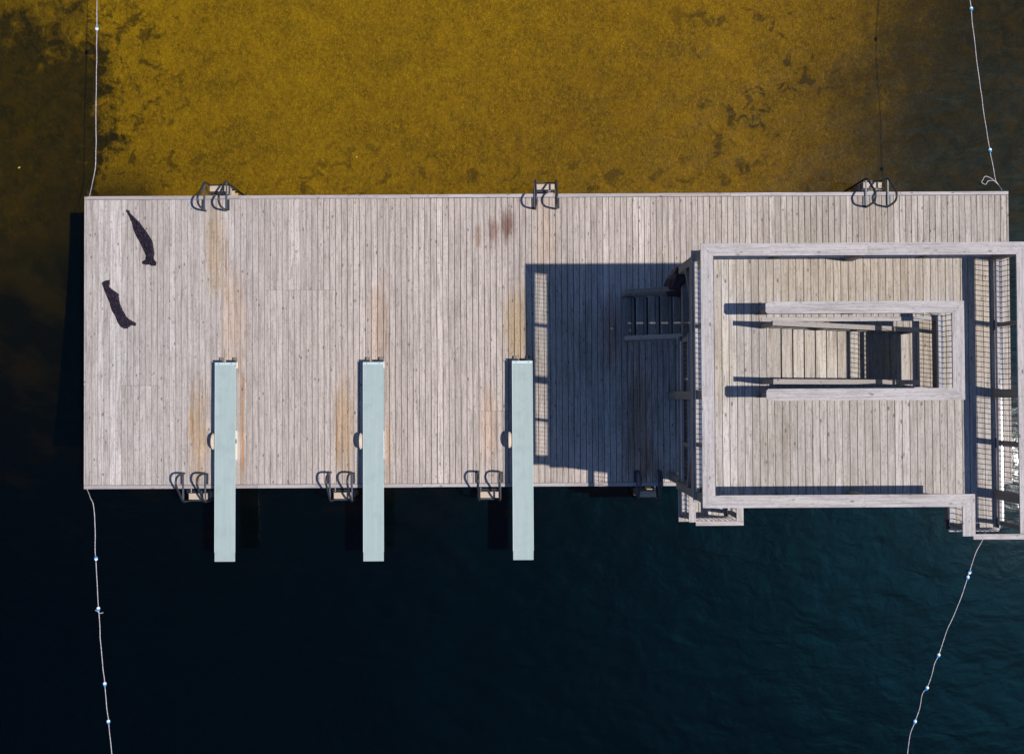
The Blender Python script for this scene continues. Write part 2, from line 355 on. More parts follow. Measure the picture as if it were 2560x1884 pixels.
for xx in (-9.6, -6.2, -2.8, .6, 4.0, 7.4, 10.9):
    for yy in (-1.5, 1.3, 4.1):
        mb = MB(); mb.tube([(xx, yy, bedz(xx, yy)-.5), (xx, yy, -.27)], .13, 12); mb.build('piling', M['post'], dock, smooth=True)

# ------------------------------------------------------------------ springboards
sb = empty('springboard', (0, .83, 0), '', 'springboard', 'springboards along the dock edge')
hw = .2415; zr = .33; L_ = 4.64; rise = .055
def bz(y): return zr+rise*(.83-y)/L_
mb = MB(); n = 24
prof = []
for k in range(n+1):
    y = .83-L_*k/n; w = hw-.012 if y > -3.6 else hw-.005
    th = .045 if y > -1 else .045-.017*((-1-y)/2.8)
    prof.append((y, w, bz(y), th))
vs = []; fs = []
for (y, w, z, th) in prof: vs += [(-w, y, z), (w, y, z), (w, y, z-th), (-w, y, z-th)]
for k in range(n):
    a = 4*k
    for q in range(4): fs.append((a+q, a+4+q, a+4+(q+1)%4, a+(q+1)%4)[::-1])
fs += [(0,1,2,3)[::-1], (4*n+3,4*n+2,4*n+1,4*n)[::-1]]
mb.add(vs, fs); plank = mb.build('board_surface', M['grit'], sb)
for sgn in (-1, 1):     # aluminium side extrusions, ending just short of the tip
    mb = MB(); a, b = sorted((sgn*(hw-.0115), sgn*hw)); ye = -3.60
    for (ya, yb) in ((.83, -1.4), (-1.4, ye)):
        v = []
        for y in (ya, yb): v += [(a,y,bz(y)+.006),(b,y,bz(y)+.006),(b,y,bz(y)-.018),(a,y,bz(y)-.018)]
        mb.add(v, [(0,1,2,3),(7,6,5,4),(4,5,1,0),(5,6,2,1),(6,7,3,2),(7,4,0,3)])
    mb.build('side_edge', M['alu'], sb)
mb = MB(); mb.box(-hw+.001, hw-.001, .775, .832, zr+.002, zr+.012); strip = mb.build('end_strip', M['alu'], sb)
for q in (-.15, .145):
    mb = MB(); mb.tube([(q, .802, zr+.011), (q, .802, zr+.019)], .012, 10); mb.build('bolt', M['bolt'], strip)
for q in (-.165, .15):
    mb = MB(); mb.box(q-.04, q+.04, .70, .962, .001, .075); mb.build('mounting_block', M['beam_y'], sb)
    mb = MB(); mb.tube([(q-.075, .862, .275), (q+.075, .862, .275)], .022, 10); mb.box(q-.05, q+.05, .72, .86, .076, .272); mb.build('hinge', M['steel_dark'], sb)
for q in (-.205, .205):
    mb = MB(); mb.box(q-.03, q+.03, .70, .845, .078, .11); mb.build('anchor_block', M['cream'], sb)
fy = -1.02
for q in (-.19, .19):
    mb = MB(); mb.prism([(q-.03, fy+.24), (q+.005, fy+.26), (q+.03, fy+.22), (q+.03, fy-.40), (q+.005, fy-.45), (q-.03, fy-.43)], .002, .10)
    mb.build('fulcrum_rail', M['cream'], sb)
mb = MB(); mb.tube([(-.215, fy, .19), (.215, fy, .19)], .055, 16); mb.build('fulcrum_roller', M['steel_dark'], sb, smooth=True)
mb = MB(); mb.tube([(-.335, fy, .195), (-.33, fy, .195), (-.268, fy, .195), (-.262, fy, .195)], [.178, .186, .186, .178], 36)
for k in range(36):
    a = 2*PI*k/36; mb.box(-.325, -.275, fy+.186*math.cos(a)-.004, fy+.186*math.cos(a)+.004, .195+.186*math.sin(a)-.004, .195+.186*math.sin(a)+.004)
wheel = mb.build('fulcrum_wheel', M['wheel'], sb, smooth=False)
mb = MB(); mb.tube([(-.345, fy, .195), (-.216, fy, .195)], .02, 10); mb.build('wheel_hub', M['bolt'], wheel)
dup(sb, (-3.25, .815, 0), 0, 'pale aqua springboard in the middle of the three, between two others')
dup(sb, (.245, .825, 0), 0, 'pale aqua springboard whose side lies against the tower shadow')
sb.location = (-6.72, .825, 0); sb['label'] = 'pale aqua springboard farthest from the tower with an orange rust streak beside it'

# ------------------------------------------------------------------ swim ladders
ld = empty('swim_ladder', (0, 0, 0), '', 'ladder', 'swim ladders on the dock edges')
path = [(-.36,.012),(-.352,.30),(-.34,.46),(-.315,.56),(-.27,.625),(-.20,.655),(-.13,.635),(-.06,.565),(.02,.46),(.12,.335),(.22,.21),(.275,.135),(.305,.06),(.32,-.05),(.325,-.3),(.325,-1.75)]
for sgn in (-1, 1):
    x0 = sgn*.245
    mb = MB(); mb.tube([(x0, y, z) for y, z in path], .026, 10); mb.build('handrail', M['steel_dark'], ld, smooth=True)
    mb = MB(); mb.box(x0-.017+.034*(sgn>0)-.017, x0+.017+.034*(sgn>0)-.017, -.33, .295, .022, .052); mb.build('base_bar', M['steel_grey'], ld)
    mb = MB(); a, b = sorted((x0+sgn*.02, x0+sgn*.085)); mb.box(a, b, -.36, -.10, .012, .026)
    for yy in (-.33, -.13): mb.tube([((a+b)/2, yy, .025), ((a+b)/2, yy, .038)], .012, 8)
    mb.build('foot_plate', M['steel_dark'], ld)
    mb = MB(); mb.tube([(x0*.9, .315, -.45), (x0*.9, .02, -.45)], .018, 8); mb.build('standoff_bracket', M['steel_grey'], ld)
for k, z in enumerate((-.26, -.56, -.86, -1.16)):
    mb = MB(); mb.wbox(-.222, .222, .14, .285, z-.03, z, w=.001); mb.build('tread', M['tread'], ld)
    mb = MB(); mb.box(-.224, .224, .305, .33, z-.05, z-.02); mb.build('rung_bar', M['steel_dark'], ld)
for z, y in ((-.10, .065), (-.14, .115)):
    mb = MB(); mb.box(-.224, .224, y-.011, y+.011, z-.015, z+.015); mb.build('cross_bar', M['steel_dark'], ld)
LAD = [(-7.03, DY1, 0, 'black swim ladder on the golden water side nearest the crumpled cloths'),
       (.828, DY1, 0, 'black swim ladder on the golden water side beside the brown stain, middle of three'),
       (8.712, DY1, 0, 'black swim ladder on the golden water side beyond the tower railing'),
       (-7.535, DY0, PI, 'black swim ladder on the dark water side beside the springboard farthest from the tower'),
       (-4.06, DY0, PI, 'black swim ladder on the dark water side beside the middle springboard'),
       (-.55, DY0, PI, 'black swim ladder on the dark water side beside the springboard nearest the tower'),
       (3.21, DY0, PI, 'black swim ladder standing inside the shadow of the tower')]
for (x, y, rz, lab) in LAD[1:]: dup(ld, (x, y, 0), rz, lab)
ld.location = (LAD[0][0], LAD[0][1], 0); ld['label'] = LAD[0][3]

# ------------------------------------------------------------------ crumpled cloths
def cloth(name, pts, seed, label, hmax=.10):
    P = [at(150+x/3.303, 400+y/3.303, 0) for x, y in pts]
    P = [Vector((a, b, 0)) for a, b in P]; n = len(P)
    def inside(x, y):
        c = False
        for i in range(n):
            a, b = P[i], P[i-1]
            if (a.y > y) != (b.y > y) and x < (b.x-a.x)*(y-a.y)/(b.y-a.y)+a.x: c = not c
        return c
    def dist(x, y):
        m = 9
        for i in range(n):
            a, b = P[i], P[i-1]; d = b-a; q = Vector((x, y, 0))-a
            t_ = max(0, min(1, q.dot(d)/max(d.length_squared, 1e-9))); m = min(m, (q-d*t_).length)
        return m
    s = .011; x0 = min(p.x for p in P)-.03; x1 = max(p.x for p in P)+.03; y0 = min(p.y for p in P)-.03; y1 = max(p.y for p in P)+.03
    nx = int((x1-x0)/s)+1; ny = int((y1-y0)/s)+1; idx = {}; mb = MB(); vs = []; fs = []
    ax = (P[len(P)//2]-P[0]).normalized(); pr = Vector((-ax.y, ax.x, 0))
    def H(x, y):
        q = Vector((x, y, seed)); d = dist(x, y)
        wx = noise.noise(q*5)*.12; u = (x+wx)*pr.x+(y+wx)*pr.y; v = x*ax.x+y*ax.y
        f = abs(noise.noise(Vector((u*13, v*3.2, seed))))*1.7+.5*abs(noise.noise(Vector((u*30, v*9, seed+4))))
        return .008+(hmax*(.35+.65*(1-min(1, f*1.6))))*min(1, d/.035)
    def V(i, j):
        if (i, j) not in idx:
            idx[(i, j)] = len(vs); x = x0+i*s; y = y0+j*s
            vs.append((x, y, H(x, y) if inside(x, y) else .004))
        return idx[(i, j)]
    for i in range(nx):
        for j in range(ny):
            if inside(x0+(i+.5)*s, y0+(j+.5)*s): fs.append((V(i,j), V(i+1,j), V(i+1,j+1), V(i,j+1)))
    mb.add(vs, fs); c = sum((p for p in P), Vector())/n
    o = mb.build(name, M['cloth'], loc=(c.x, c.y, 0), smooth=True)
    tag(o, label, 'cloth', 'crumpled black cloths on the dock'); return o
cloth('black_cloth', [(540,412),(572,415),(582,440),(650,505),(715,590),(765,670),(780,760),(778,820),(799,845),(796,872),(760,876),(735,862),(715,866),(680,858),(678,838),(705,822),(712,795),(690,745),(665,690),(625,620),(602,560),(595,520),(570,465)], 2.3,
      'crumpled black cloth with a pointed end near the dock ladder corner, longer of two')
cloth('black_cloth', [(345,1012),(375,995),(410,990),(412,1020),(405,1045),(450,1080),(485,1105),(495,1180),(520,1240),(555,1300),(590,1325),(632,1345),(627,1370),(590,1365),(555,1392),(530,1393),(500,1375),(475,1340),(455,1285),(425,1240),(410,1180),(380,1110),(360,1060)], 7.7,
      'crumpled black cloth with blunt ends near the left dock edge, shorter of two', .085)

# ------------------------------------------------------------------ the diving tower
TZ, TC = 4.95, 6.0       # upper floor, top of its rail caps
BZ, BC = 2.45, 3.5       # lower floor, top of its rail caps
tw = empty('diving_tower', (6.35, .3, 0), 'two storey wooden diving tower with railed platforms and stairs standing on the dock', 'tower')

def floor_boards(mb, x0, x1, ylo, yhi, z, pitch, holes=(), skip=None):
    x = x0
    while x < x1-.03:
        xe = min(x+pitch-.0085, x1)
        lo = ylo(x) if callable(ylo) else ylo; hi = yhi(x) if callable(yhi) else yhi
        segs = [(lo, hi)]
        for (hx0, hx1, hy0, hy1) in holes:
            if x < hx0-.01 < xe: mb.wbox(x, hx0-.002, hy0, hy1, z-.038, z, w=.001)
            if xe > hx0+.01 and x < hx1-.02:
                ns = []
                for a, b in segs:
                    if a < hy0: ns.append((a, min(b, hy0)))
                    if b > hy1: ns.append((max(a, hy1), b))
                segs = ns
        for a, b in segs:
            if b-a > .02: mb.wbox(x, xe, a, b, z-.038, z, w=.0015)
        x += pitch
HX0, HX1, HY0, HY1 = 4.905, 8.12, .13, 1.476
mb = MB()
floor_boards(mb, 3.437, 9.25, lambda x: -2.62 if x > 8.2 else -2.035, 2.76, TZ, .1427, [(HX0, HX1, HY0, HY1)])
up = mb.build('upper_platform', M['tower_y'], tw)
mb = MB()   # rim, joists and beams of the upper platform
z1 = TZ-.04; z0 = z1-.20
mb.box(3.47, 3.51, -2.0, 2.72, z0, z1); mb.box(9.19, 9.23, -2.0, 2.72, z0, z1)
mb.box(3.512, 9.188, -2.0, -1.96, z0, z1); mb.box(3.512, 9.188, 2.68, 2.72, z0, z1)
for yy in (-1.45, -.95, -.45, 1.95, 2.3): mb.box(3.512, 9.188, yy-.02, yy+.02, z0, z1-.001)
mb.box(3.512, 9.188, .05, .09, z0, z1-.001); mb.box(3.512, 9.188, 1.52, 1.56, z0, z1-.001)
mb.box(8.28, 8.32, -2.56, -2.002, z0+.06, z1-.001); mb.box(9.15, 9.19, -2.56, -2.002, z0+.06, z1-.001); mb.box(8.322, 9.148, -2.56, -2.52, z0+.06, z1-.001)
for (xx, ya, yb) in ((3.53, -1.94, 2.66), (6.43, -1.94, .06), (6.43, 1.53, 2.66), (9.2, -1.94, 2.66)): mb.box(xx-.06, xx+.06, ya, yb, z0-.2, z0-.001)
mb.box(HX1-.012, HX1+.022, .092, 1.518, z0, z1-.002)
mb.build('platform_frame', M['beam_x'], up)
mb = MB(); mb.wbox(4.76, 8.12, 1.392, 1.474, TZ-.035, TZ+.012, w=.001); mb.wbox(4.905, 8.12, .05, .128, TZ-.035, TZ+.010, w=.001)
mb.build('opening_trim', M['cap_x'], up)
mb = MB()
floor_boards(mb, 3.548, 9.28, lambda x: -2.70 if x < 4.74 else -2.02, lambda x: 1.27 if x < 6.12 else 2.62, BZ, .1427)
lo = mb.build('lower_platform', M['tower_y'], tw)
mb = MB(); z1 = BZ-.04; z0 = z1-.20
mb.box(3.58, 3.62, -1.98, 1.25, z0, z1); mb.box(9.20, 9.24, -1.98, 2.58, z0, z1)
mb.box(3.622, 9.198, -1.98, -1.94, z0, z1); mb.box(3.622, 6.14, 1.21, 1.25, z0, z1); mb.box(6.14, 6.18, 1.21, 2.58, z0, z1); mb.box(6.182, 9.198, 2.54, 2.58, z0, z1)
for yy in (-1.4, -.8, -.25, .3, .8): mb.box(3.622, 9.198, yy-.02, yy+.02, z0, z1-.001)
for yy in (1.4, 2.0): mb.box(6.182, 9.198, yy-.02, yy+.02, z0, z1-.001)
mb.box(3.62, 3.66, -2.64, -1.982, z0+.06, z1-.001); mb.box(4.62, 4.66, -2.64, -1.982, z0+.06, z1-.001); mb.box(3.662, 4.618, -2.64, -2.60, z0+.06, z1-.001)
for xx in (3.53, 6.43, 9.2): mb.box(xx-.06+.21, xx+.06+.21, -1.92, 2.62, z0-.2+.2*(xx < 4), z0-.001+.2*(xx < 4))
mb.build('platform_frame', M['beam_x'], lo)
# structural posts
PX = (3.53, 6.43, 9.215); PY = (2.615, 0.0, -1.915)
for xx in PX:
    for yy in PY:
        h = .08
        if xx < 4:      # the outer row steps inwards under the lower platform
            mb = MB(); mb.box(3.78-h, 3.78+h, min(yy, 2.52)-h, min(yy, 2.52)+h, .001, BZ-.245); mb.build('support_post', M['post'], tw)
            mb = MB(); mb.box(xx+.05-h, xx+.05+h, yy-h, yy+h, BZ+(.002 if yy < 2 else -.24), TC-.042); mb.build('support_post', M['post'], tw)
        else:
            mb = MB(); mb.box(xx-h, xx+h, yy-h, yy+h, .001, TC-.042); mb.build('support_post', M['post'], tw)
# knee braces under the upper platform
for xx in PX:
    for (yy, s_) in ((2.615, -1), (-1.915, 1)):
        mb = MB(); a = Vector((xx, yy+s_*.08, 3.85)); b = Vector((xx, yy+s_*.85, 4.50))
        mb.add([(xx+dx, a.y, a.z+dz) for dx in (-.045,.045) for dz in (0,.13)]+[(xx+dx, b.y-s_*.0, b.z+dz) for dx in (-.045,.045) for dz in (0,.0001)], [(0,1,3,2),(4,6,7,5),(0,2,6,4),(1,5,7,3),(0,4,5,1),(2,3,7,6)])
        mb.build('knee_brace', M['post'], tw)

def mitred(pts, w, cham0=0, cham1=0):
    """quads (list of xy) for the segments of a polyline of width w with mitred corners"""
    P = [Vector((a, b)) for a, b in pts]; L, Rr = [], []
    for i, p in enumerate(P):
        if i == 0: d = (P[1]-P[0]).normalized(); nrm = Vector((-d.y, d.x)); k = 1
        elif i == len(P)-1: d = (P[-1]-P[-2]).normalized(); nrm = Vector((-d.y, d.x)); k = 1
        else:
            d1 = (P[i]-P[i-1]).normalized(); d2 = (P[i+1]-P[i]).normalized()
            nrm = (Vector((-d1.y, d1.x))+Vector((-d2.y, d2.x))).normalized(); k = 1/nrm.dot(Vector((-d1.y, d1.x)))
        L.append(p+nrm*w/2*k); Rr.append(p-nrm*w/2*k)
    return P, L, Rr
def cap_rail(name, pts, w, ztop, root=None, th=.04, splits=None, cham=()):
    """one part per run of the cap; the first run built becomes the railing part when root is None"""
    P, L, Rr = mitred(pts, w)
    order = sorted(range(len(P)-1), key=lambda i: -(P[i+1]-P[i]).length)
    for i in order:
        along_x = abs(P[i+1].x-P[i].x) > abs(P[i+1].y-P[i].y); mb = MB()
        fr = [0]+sorted((splits or {}).get(i, []))+[1]
        for a, b in zip(fr[:-1], fr[1:]):
            dd = (P[i+1]-P[i]).normalized(); nn = Vector((-dd.y, dd.x)); d = dd*.0012; c = .035
            q0 = L[i].lerp(L[i+1], a); q1 = L[i].lerp(L[i+1], b); q2 = Rr[i].lerp(Rr[i+1], b); q3 = Rr[i].lerp(Rr[i+1], a)
            if a > 0: m = (q0-q3).dot(dd); q0 = q0-dd*m/2; q3 = q3+dd*m/2
            if b < 1: m = (q1-q2).dot(dd); q1 = q1-dd*m/2; q2 = q2+dd*m/2
            q0, q1, q2, q3 = q0+d, q1-d, q2-d, q3+d
            poly = [q0, q1, q2, q3]
            if i == 0 and a == 0 and 0 in cham: poly = [q0+dd*c, q1, q2, q3+dd*c, q3+nn*c, q0-nn*c]
            if i == len(P)-2 and b == 1 and 1 in cham: poly = [q0, q1-dd*c, q1-nn*c, q2+nn*c, q2-dd*c, q3]
            mb.prism([tuple(p) for p in poly], ztop-th+R.uniform(-.001,.001), ztop+R.uniform(-.0015,.0015))
        m = M['cap_x'] if along_x else M['cap_y']
        if root is None: root = mb.build(name, m, tw)
        else: mb.build('rail_cap', m, root)
    return root
def guard(name_root, x0, y0, x1, y1, zf, zc, posts=(), off=.04, bal_clip=(.05, .05)):
    """bottom rail, kick strip, balusters and slim posts between two ends; off shifts balusters to +x of a y-run"""
    alongx = abs(x1-x0) > abs(y1-y0)
    mb = MB(); mk = MB(); ba = MB()
    if alongx:
        a, b = sorted((x0, x1)); y = y0
        mb.wbox(a, b, y-.026, y+.026, zf+.06, zf+.145, w=.0005)
        n = max(1, int((b-a)/.0965))
        for k in range(n+1):
            xx = a+.03+(b-a-.06)*k/n; ba.tube([(xx, y, zf+.14), (xx, y, zc-.041)], .0065, 6)
        brs = M['cap_x']
    else:
        a, b = sorted((y0, y1)); x = x0
        mb.wbox(x-off-.027, x-off+.027, a, b, zf+.06, zf+.15, w=.0005)
        mk.box(x-off+.050, x-off+.098, a, b, zf+.045, zf+.058)
        n = max(1, int((b-a)/.0965)); xb = x-off+.074
        for k in range(n+1):
            yy = a+.03+(b-a-.06)*k/n; ba.tube([(xb, yy, zf+.05), (xb, yy, zc-.041)], .0065, 6); ba.tube([(xb, yy, zf+.1), (xb, yy, zf+.125)], .012, 6)
        brs = M['cap_y']
    part = mb.build('bottom_rail', brs, name_root)
    if mk.v: mk.build('kick_strip', M['galv'], name_root)
    b_ = ba.build('baluster_panel', M['baluster'], name_root)
    for q in posts:
        m2 = MB()
        if alongx: m2.box(q-.038, q+.038, y0-.04, y0+.04, zf-.15, zc-.042)
        else: m2.box(x0-.04, x0+.04, q-.038, q+.038, zf-.15, zc-.042)
        m2.build('rail_post', M['post'], name_root)
        m2 = MB()
        if alongx: m2.box(q-.09, q+.09, y0-.05, y0-.041, zf+.001, zf+.11)
        else: m2.box(x0-.062, x0-.041, q-.095, q+.095, zf+.001, zf+.12)
        m2.build('post_bracket', M['steel_dark'], name_root)

# upper outer railing
r1 = cap_rail('upper_guard_rail', [(8.222,-2.566),(8.222,-1.921),(3.541,-1.921),(3.541,2.628),(9.255,2.628),(9.255,-2.521)], .226, TC,
         splits={1: [.40], 2: [.42], 3: [.51], 4: [.52]})
mb = MB(); mb.box(8.3, 9.40, -2.625, -2.530, TC-.045, TC-.004); mb.build('front_rail_cap', M['cap_x'], r1)
guard(r1, 3.541, -1.82, 3.541, 2.53, TZ, TC, posts=(1.30, -.94))
guard(r1, 9.255, -2.48, 9.255, 2.53, TZ, TC, posts=(1.30, -.94, -2.45))
guard(r1, 3.62, 2.63, 9.13, 2.63, TZ, TC, posts=(4.99, 7.83))
guard(r1, 3.62, -1.935, 8.22, -1.935, TZ, TC, posts=(4.99, 7.83))
guard(r1, 8.302, -2.50, 8.302, -2.02, TZ, TC, posts=(-2.47,), off=.03)
guard(r1, 8.37, -2.575, 9.15, -2.575, TZ, TC, posts=())
# stair opening railing
r2 = cap_rail('stairwell_guard_rail', [(4.593,1.571),(8.072,1.571),(8.072,-.004),(4.593,-.004)], .216, TC, cham=(0, 1))
guard(r2, 8.115, .06, 8.115, 1.50, TZ, TC, off=.015)
guard(r2, 4.80, 1.571, 8.0, 1.571, TZ, TC, posts=(4.76, 6.4, 8.06))
guard(r2, 4.80, -.004, 8.0, -.004, TZ, TC, posts=(4.76, 6.4, 8.06))
# lower railing
r3 = cap_rail('lower_guard_rail', [(3.665,-2.589),(3.665,1.20),(6.05,1.20)], .137, BC)
cap_rail('', [(4.636,-2.566),(4.636,-1.95),(9.2,-1.95),(9.2,2.55),(6.3,2.55)], .140, BC, root=r3)
mb = MB(); mb.box(3.734, 4.707, -2.657, -2.568, BC-.042, BC+.001); mb.build('front_rail_cap', M['cap_x'], r3)
guard(r3, 3.665, -2.55, 3.665, 1.15, BZ, BC, posts=(1.16, -1.03, -2.52))
guard(r3, 4.636, -2.52, 4.636, -2.05, BZ, BC, posts=(-2.5,))
guard(r3, 3.72, -2.612, 4.66, -2.612, BZ, BC)
guard(r3, 4.70, -1.95, 9.13, -1.95, BZ, BC, posts=(5.5, 7.9))
guard(r3, 9.2, -1.84, 9.2, 2.45, BZ, BC, posts=(1.3, -1.0))
guard(r3, 6.3, 2.56, 9.13, 2.56, BZ, BC, posts=(6.3, 7.9))
guard(r3, 3.75, 1.2, 6.05, 1.2, BZ, BC, posts=(5.0, 6.02))

def flight(x0, zs, zstep, run, nst, y0, y1, up_right, planks, ym=()):
    """stair flight: treads start at x0; returns the part"""
    mb = MB()
    for k in range(nst):
        z = zs+zstep*k; xa = x0+run*k
        if planks == 2:
            mb.wbox(xa, xa+.158, y0, y1, z-.038, z, w=.001); mb.wbox(xa+.170, xa+.240, y0, y1, z-.045, z-.010, w=.001)
        else: mb.wbox(xa+.004, xa+run-.008, y0, y1, z-.038, z, w=.001)
    fl_ = mb.build('stair_flight', M['stairwood'], tw); mb = MB()
    for k in range(nst): mb.box(x0+run*k+.03, x0+run*(k+1)+.02, y0+.004, y1-.004, zs+zstep*k-.13, zs+zstep*k-.10)
    mb.build('added_gap_board', M['gap_shade'], fl_)  # boards added under the treads to blacken the gaps and block sun
    return fl_
# board added to block sun leaking in beside the upper stair opening
mb = MB(); mb.box(4.91, 6.1, 1.323, 1.389, TZ-.22, TZ-.17); mb.build('sun_block_board', M['beam_x'], up)
# lower flight: rises to the right, under the upper platform
lf = flight(2.662, .175, .175, .265, 13, 1.345, 2.315, True, 2)
sl = .175/.265
for yc in (1.31, 2.36):
    mb = MB(); mb.slab([(2.60, .0), (2.60, .10), (6.15, .10+sl*3.55), (6.15, -.16+sl*3.55), (2.86, .0)], yc-.021, yc+.021); mb.build('stringer', M['beam_x'], lf)
    mb = MB(); x0, x1 = 2.575, 6.05; za = 1.10; zb = za+sl*(x1-x0)
    mb.slab([(x0, za-.04), (x1, zb-.04), (x1, zb), (x0, za)], yc-.047, yc+.047)
    hr = mb.build('handrail', M['handrail'] if yc < 2 else M['beam_x'], lf)
    mb = MB(); mb.slab([(x0+.04, za-.83), (x1, zb-.86), (x1, zb-.78), (x0+.04, za-.75)], yc-.02, yc+.02); mb.build('lower_rail', M['beam_x'], hr)
    ba = MB(); k = 0
    while x0+.12+k*.1 < x1: xx = x0+.12+k*.1; ba.tube([(xx, yc, za+sl*(xx-x0)-.80), (xx, yc, za+sl*(xx-x0)-.04)], .0065, 6); k += 1
    ba.build('baluster_panel', M['baluster'], hr)
    for xx in (2.64, 4.3, 6.0):
        mb = MB(); zt = za+sl*(xx-x0)-.041; mb.box(xx-.04, xx+.04, yc-.04, yc+.04, max(.001, zt-1.05), zt); mb.build('newel_post', M['post'], hr)
# upper flight: falls to the right from the upper floor to the lower one
zs2 = (TZ-BZ)/14; run2 = .272
mb = MB()
for k in range(13):
    z = TZ-zs2*(k+1); xa = 4.90+run2*k
    mb.wbox(xa+(.068 if k else .012), xa+run2-.002, .262, 1.275, z-.038, z, w=.001)
uf = mb.build('stair_flight', M['tower_y'], tw)
mb = MB()
for k in range(13):
    z = TZ-zs2*(k+1); xa = 4.90+run2*k; mb.box(xa-.10, xa+.10, .266, 1.272, z-.10, z-.06)
mb.build('added_gap_board', M['gap_shade'], uf)  # added strips: keep sun from leaking through and darken the gaps
s2 = -zs2/run2
for yc in (.238, 1.30):
    mb = MB(); xa, xb = 4.83, 8.52; mb.slab([(xa, TZ-.42), (xb-.2, BZ+.002), (xb, BZ+.002), (xb, BZ+.10), (xa+.08, TZ-.05), (xa, TZ-.05)], yc-.021, yc+.021)
    mb.build('stringer', M['beam_x'], uf)
    mb = MB(); x0, x1 = 4.735, 8.28; za = 5.95; zb = za+s2*(x1-x0)
    mb.slab([(x0, za-.04), (x1, zb-.04), (x1, zb), (x0, za)], yc-.046, yc+.046)
    hr = mb.build('handrail', M['handrail'], uf)
    mb = MB(); mb.slab([(x0+.04, za-.86), (x1, zb-.86), (x1, zb-.78), (x0+.04, za-.78)], yc-.02, yc+.02); mb.build('lower_rail', M['beam_x'], hr)
    ba = MB(); k = 0
    while x0+.12+k*.1 < x1: xx = x0+.12+k*.1; ba.tube([(xx, yc, za+s2*(xx-x0)-.83), (xx, yc, za+s2*(xx-x0)-.04)], .0065, 6); k += 1
    ba.build('baluster_panel', M['baluster'], hr)
    for xx in (4.785, 6.0, 8.24):
        mb = MB(); zt = za+s2*(xx-x0)-.041; mb.box(xx-.04, xx+.04, yc-.04, yc+.04, zt-1.0, zt); mb.build('newel_post', M['post'], hr)

# black cloth wad hung on the corner post by the stair handrail
mb = MB(); rings = []; n = 28
for k in range(15):
    f = k/14; z = 3.0-1.7*f; cx = 3.56+.17*f; cy = 2.60-.12*f; rx = .13+.13*f; ry = .15+.12*f
    if k == 0: rx, ry = .11, .11
    if k == 14: z -= .0
    ring = []
    for j in range(n):
        a = 2*PI*j/n; q = Vector((math.cos(a)*1.5, math.sin(a)*1.5, z*1.1)); w = 1+.33*noise.noise(q*1.6)+.18*noise.noise(q*4.1)
        ring.append((cx+rx*w*math.cos(a), cy+ry*w*math.sin(a), z+.12*noise.noise(q*2.2)*f))
    rings += ring
fs = [(k*n+j, k*n+(j+1)%n, (k+1)*n+(j+1)%n, (k+1)*n+j)[::-1] for k in range(14) for j in range(n)]
fs += [tuple(range(n)), tuple(range(14*n+n-1, 14*n-1, -1))]
mb.add(rings, fs); o = mb.build('black_cloth', M['cloth'], loc=(3.5, 2.5, 1.6), smooth=True)
tag(o, 'bundled black cloth hanging on the tower corner post above the stair handrail', 'cloth')

# ------------------------------------------------------------------ lane ropes with floats
def smooth_path(P, n=8):
    P = [Vector(p) for p in P]; out = []
    for i in range(len(P)-1):
        p0 = P[max(i-1,0)]; p1 = P[i]; p2 = P[i+1]; p3 = P[min(i+2,len(P)-1)]
        for k in range(n):
            t_ = k/n; out.append(.5*((2*p1)+(p2-p0)*t_+(2*p0-5*p1+4*p2-p3)*t_*t_+(3*p1-p0-3*p2+p3)*t_**3))
    out.append(P[-1]); return out
def lane_rope(pts, floats, label, extra=()):
    P = [(*at(px, py, z), z) for (px, py, z) in pts]
    root = empty('lane_rope', P[0], label, 'rope', 'lane ropes tied to the dock corners')
    path = smooth_path(P); mb = MB()
    path = [p+Vector((.012*noise.noise(p*3), .0, 0)) for p in path]
    mb.tube(path, .009, 7); mb.build('rope', M['rope'], root, smooth=True)
    for e in extra:
        Q = [(*at(px, py, z), z) for (px, py, z) in e]; mb = MB(); mb.tube(smooth_path(Q), .009, 6); mb.build('rope_tail', M['rope'], root, smooth=True)
    for (px, py, flip) in floats:
        c = Vector((*at(px, py, WZ+.03), WZ+.03)); near = min(range(1, len(path)-1), key=lambda i: (path[i]-c).length)
        d = (path[near+1]-path[near-1]); d.z = 0; d.normalize()
        if flip: d = -d
        prof = [(-.055,.014),(-.046,.030),(-.023,.040),(0,.043),(.023,.040),(.046,.030),(.055,.014)]
        for nm, seg, m in (('float', prof[:4], 'white'), ('float_band', prof[3:], 'blue')):
            mb = MB(); mb.tube([c+d*a for a, _ in seg], [r for _, r in seg], 14)
            o = mb.build(nm, M[m], root if nm == 'float' else fl, smooth=True)
            if nm == 'float': fl = o
w = WZ+.012
lane_rope([(224,489,-.12),(233,448,w),(239,400,w),(240,300,w),(241,200,w),(242,70,w),(243,-60,w),(246,-300,w)], [(242,71,False)],
          'white rope with a single float, running up between dark weed and golden water')
lane_rope([(218,1221,-.15),(226,1243,w),(234,1262,w),(237,1310,w),(239,1393,w),(243,1450,w),(246,1521,w),(250,1570,w),(251,1600,w),(256,1660,w),(262,1709,w),(267,1770,w),(271,1803,w),(277,1860,w),(290,2000,w),(300,2200,w)],
          [(240,1395,True),(246,1521,False),(262,1709,False),(271,1803,False)],
          'white rope with four spaced blue and white floats on the darkest water', extra=[[(238,1524,w),(245,1528,w+.01),(251,1532,w+.01),(258,1530,w)]])
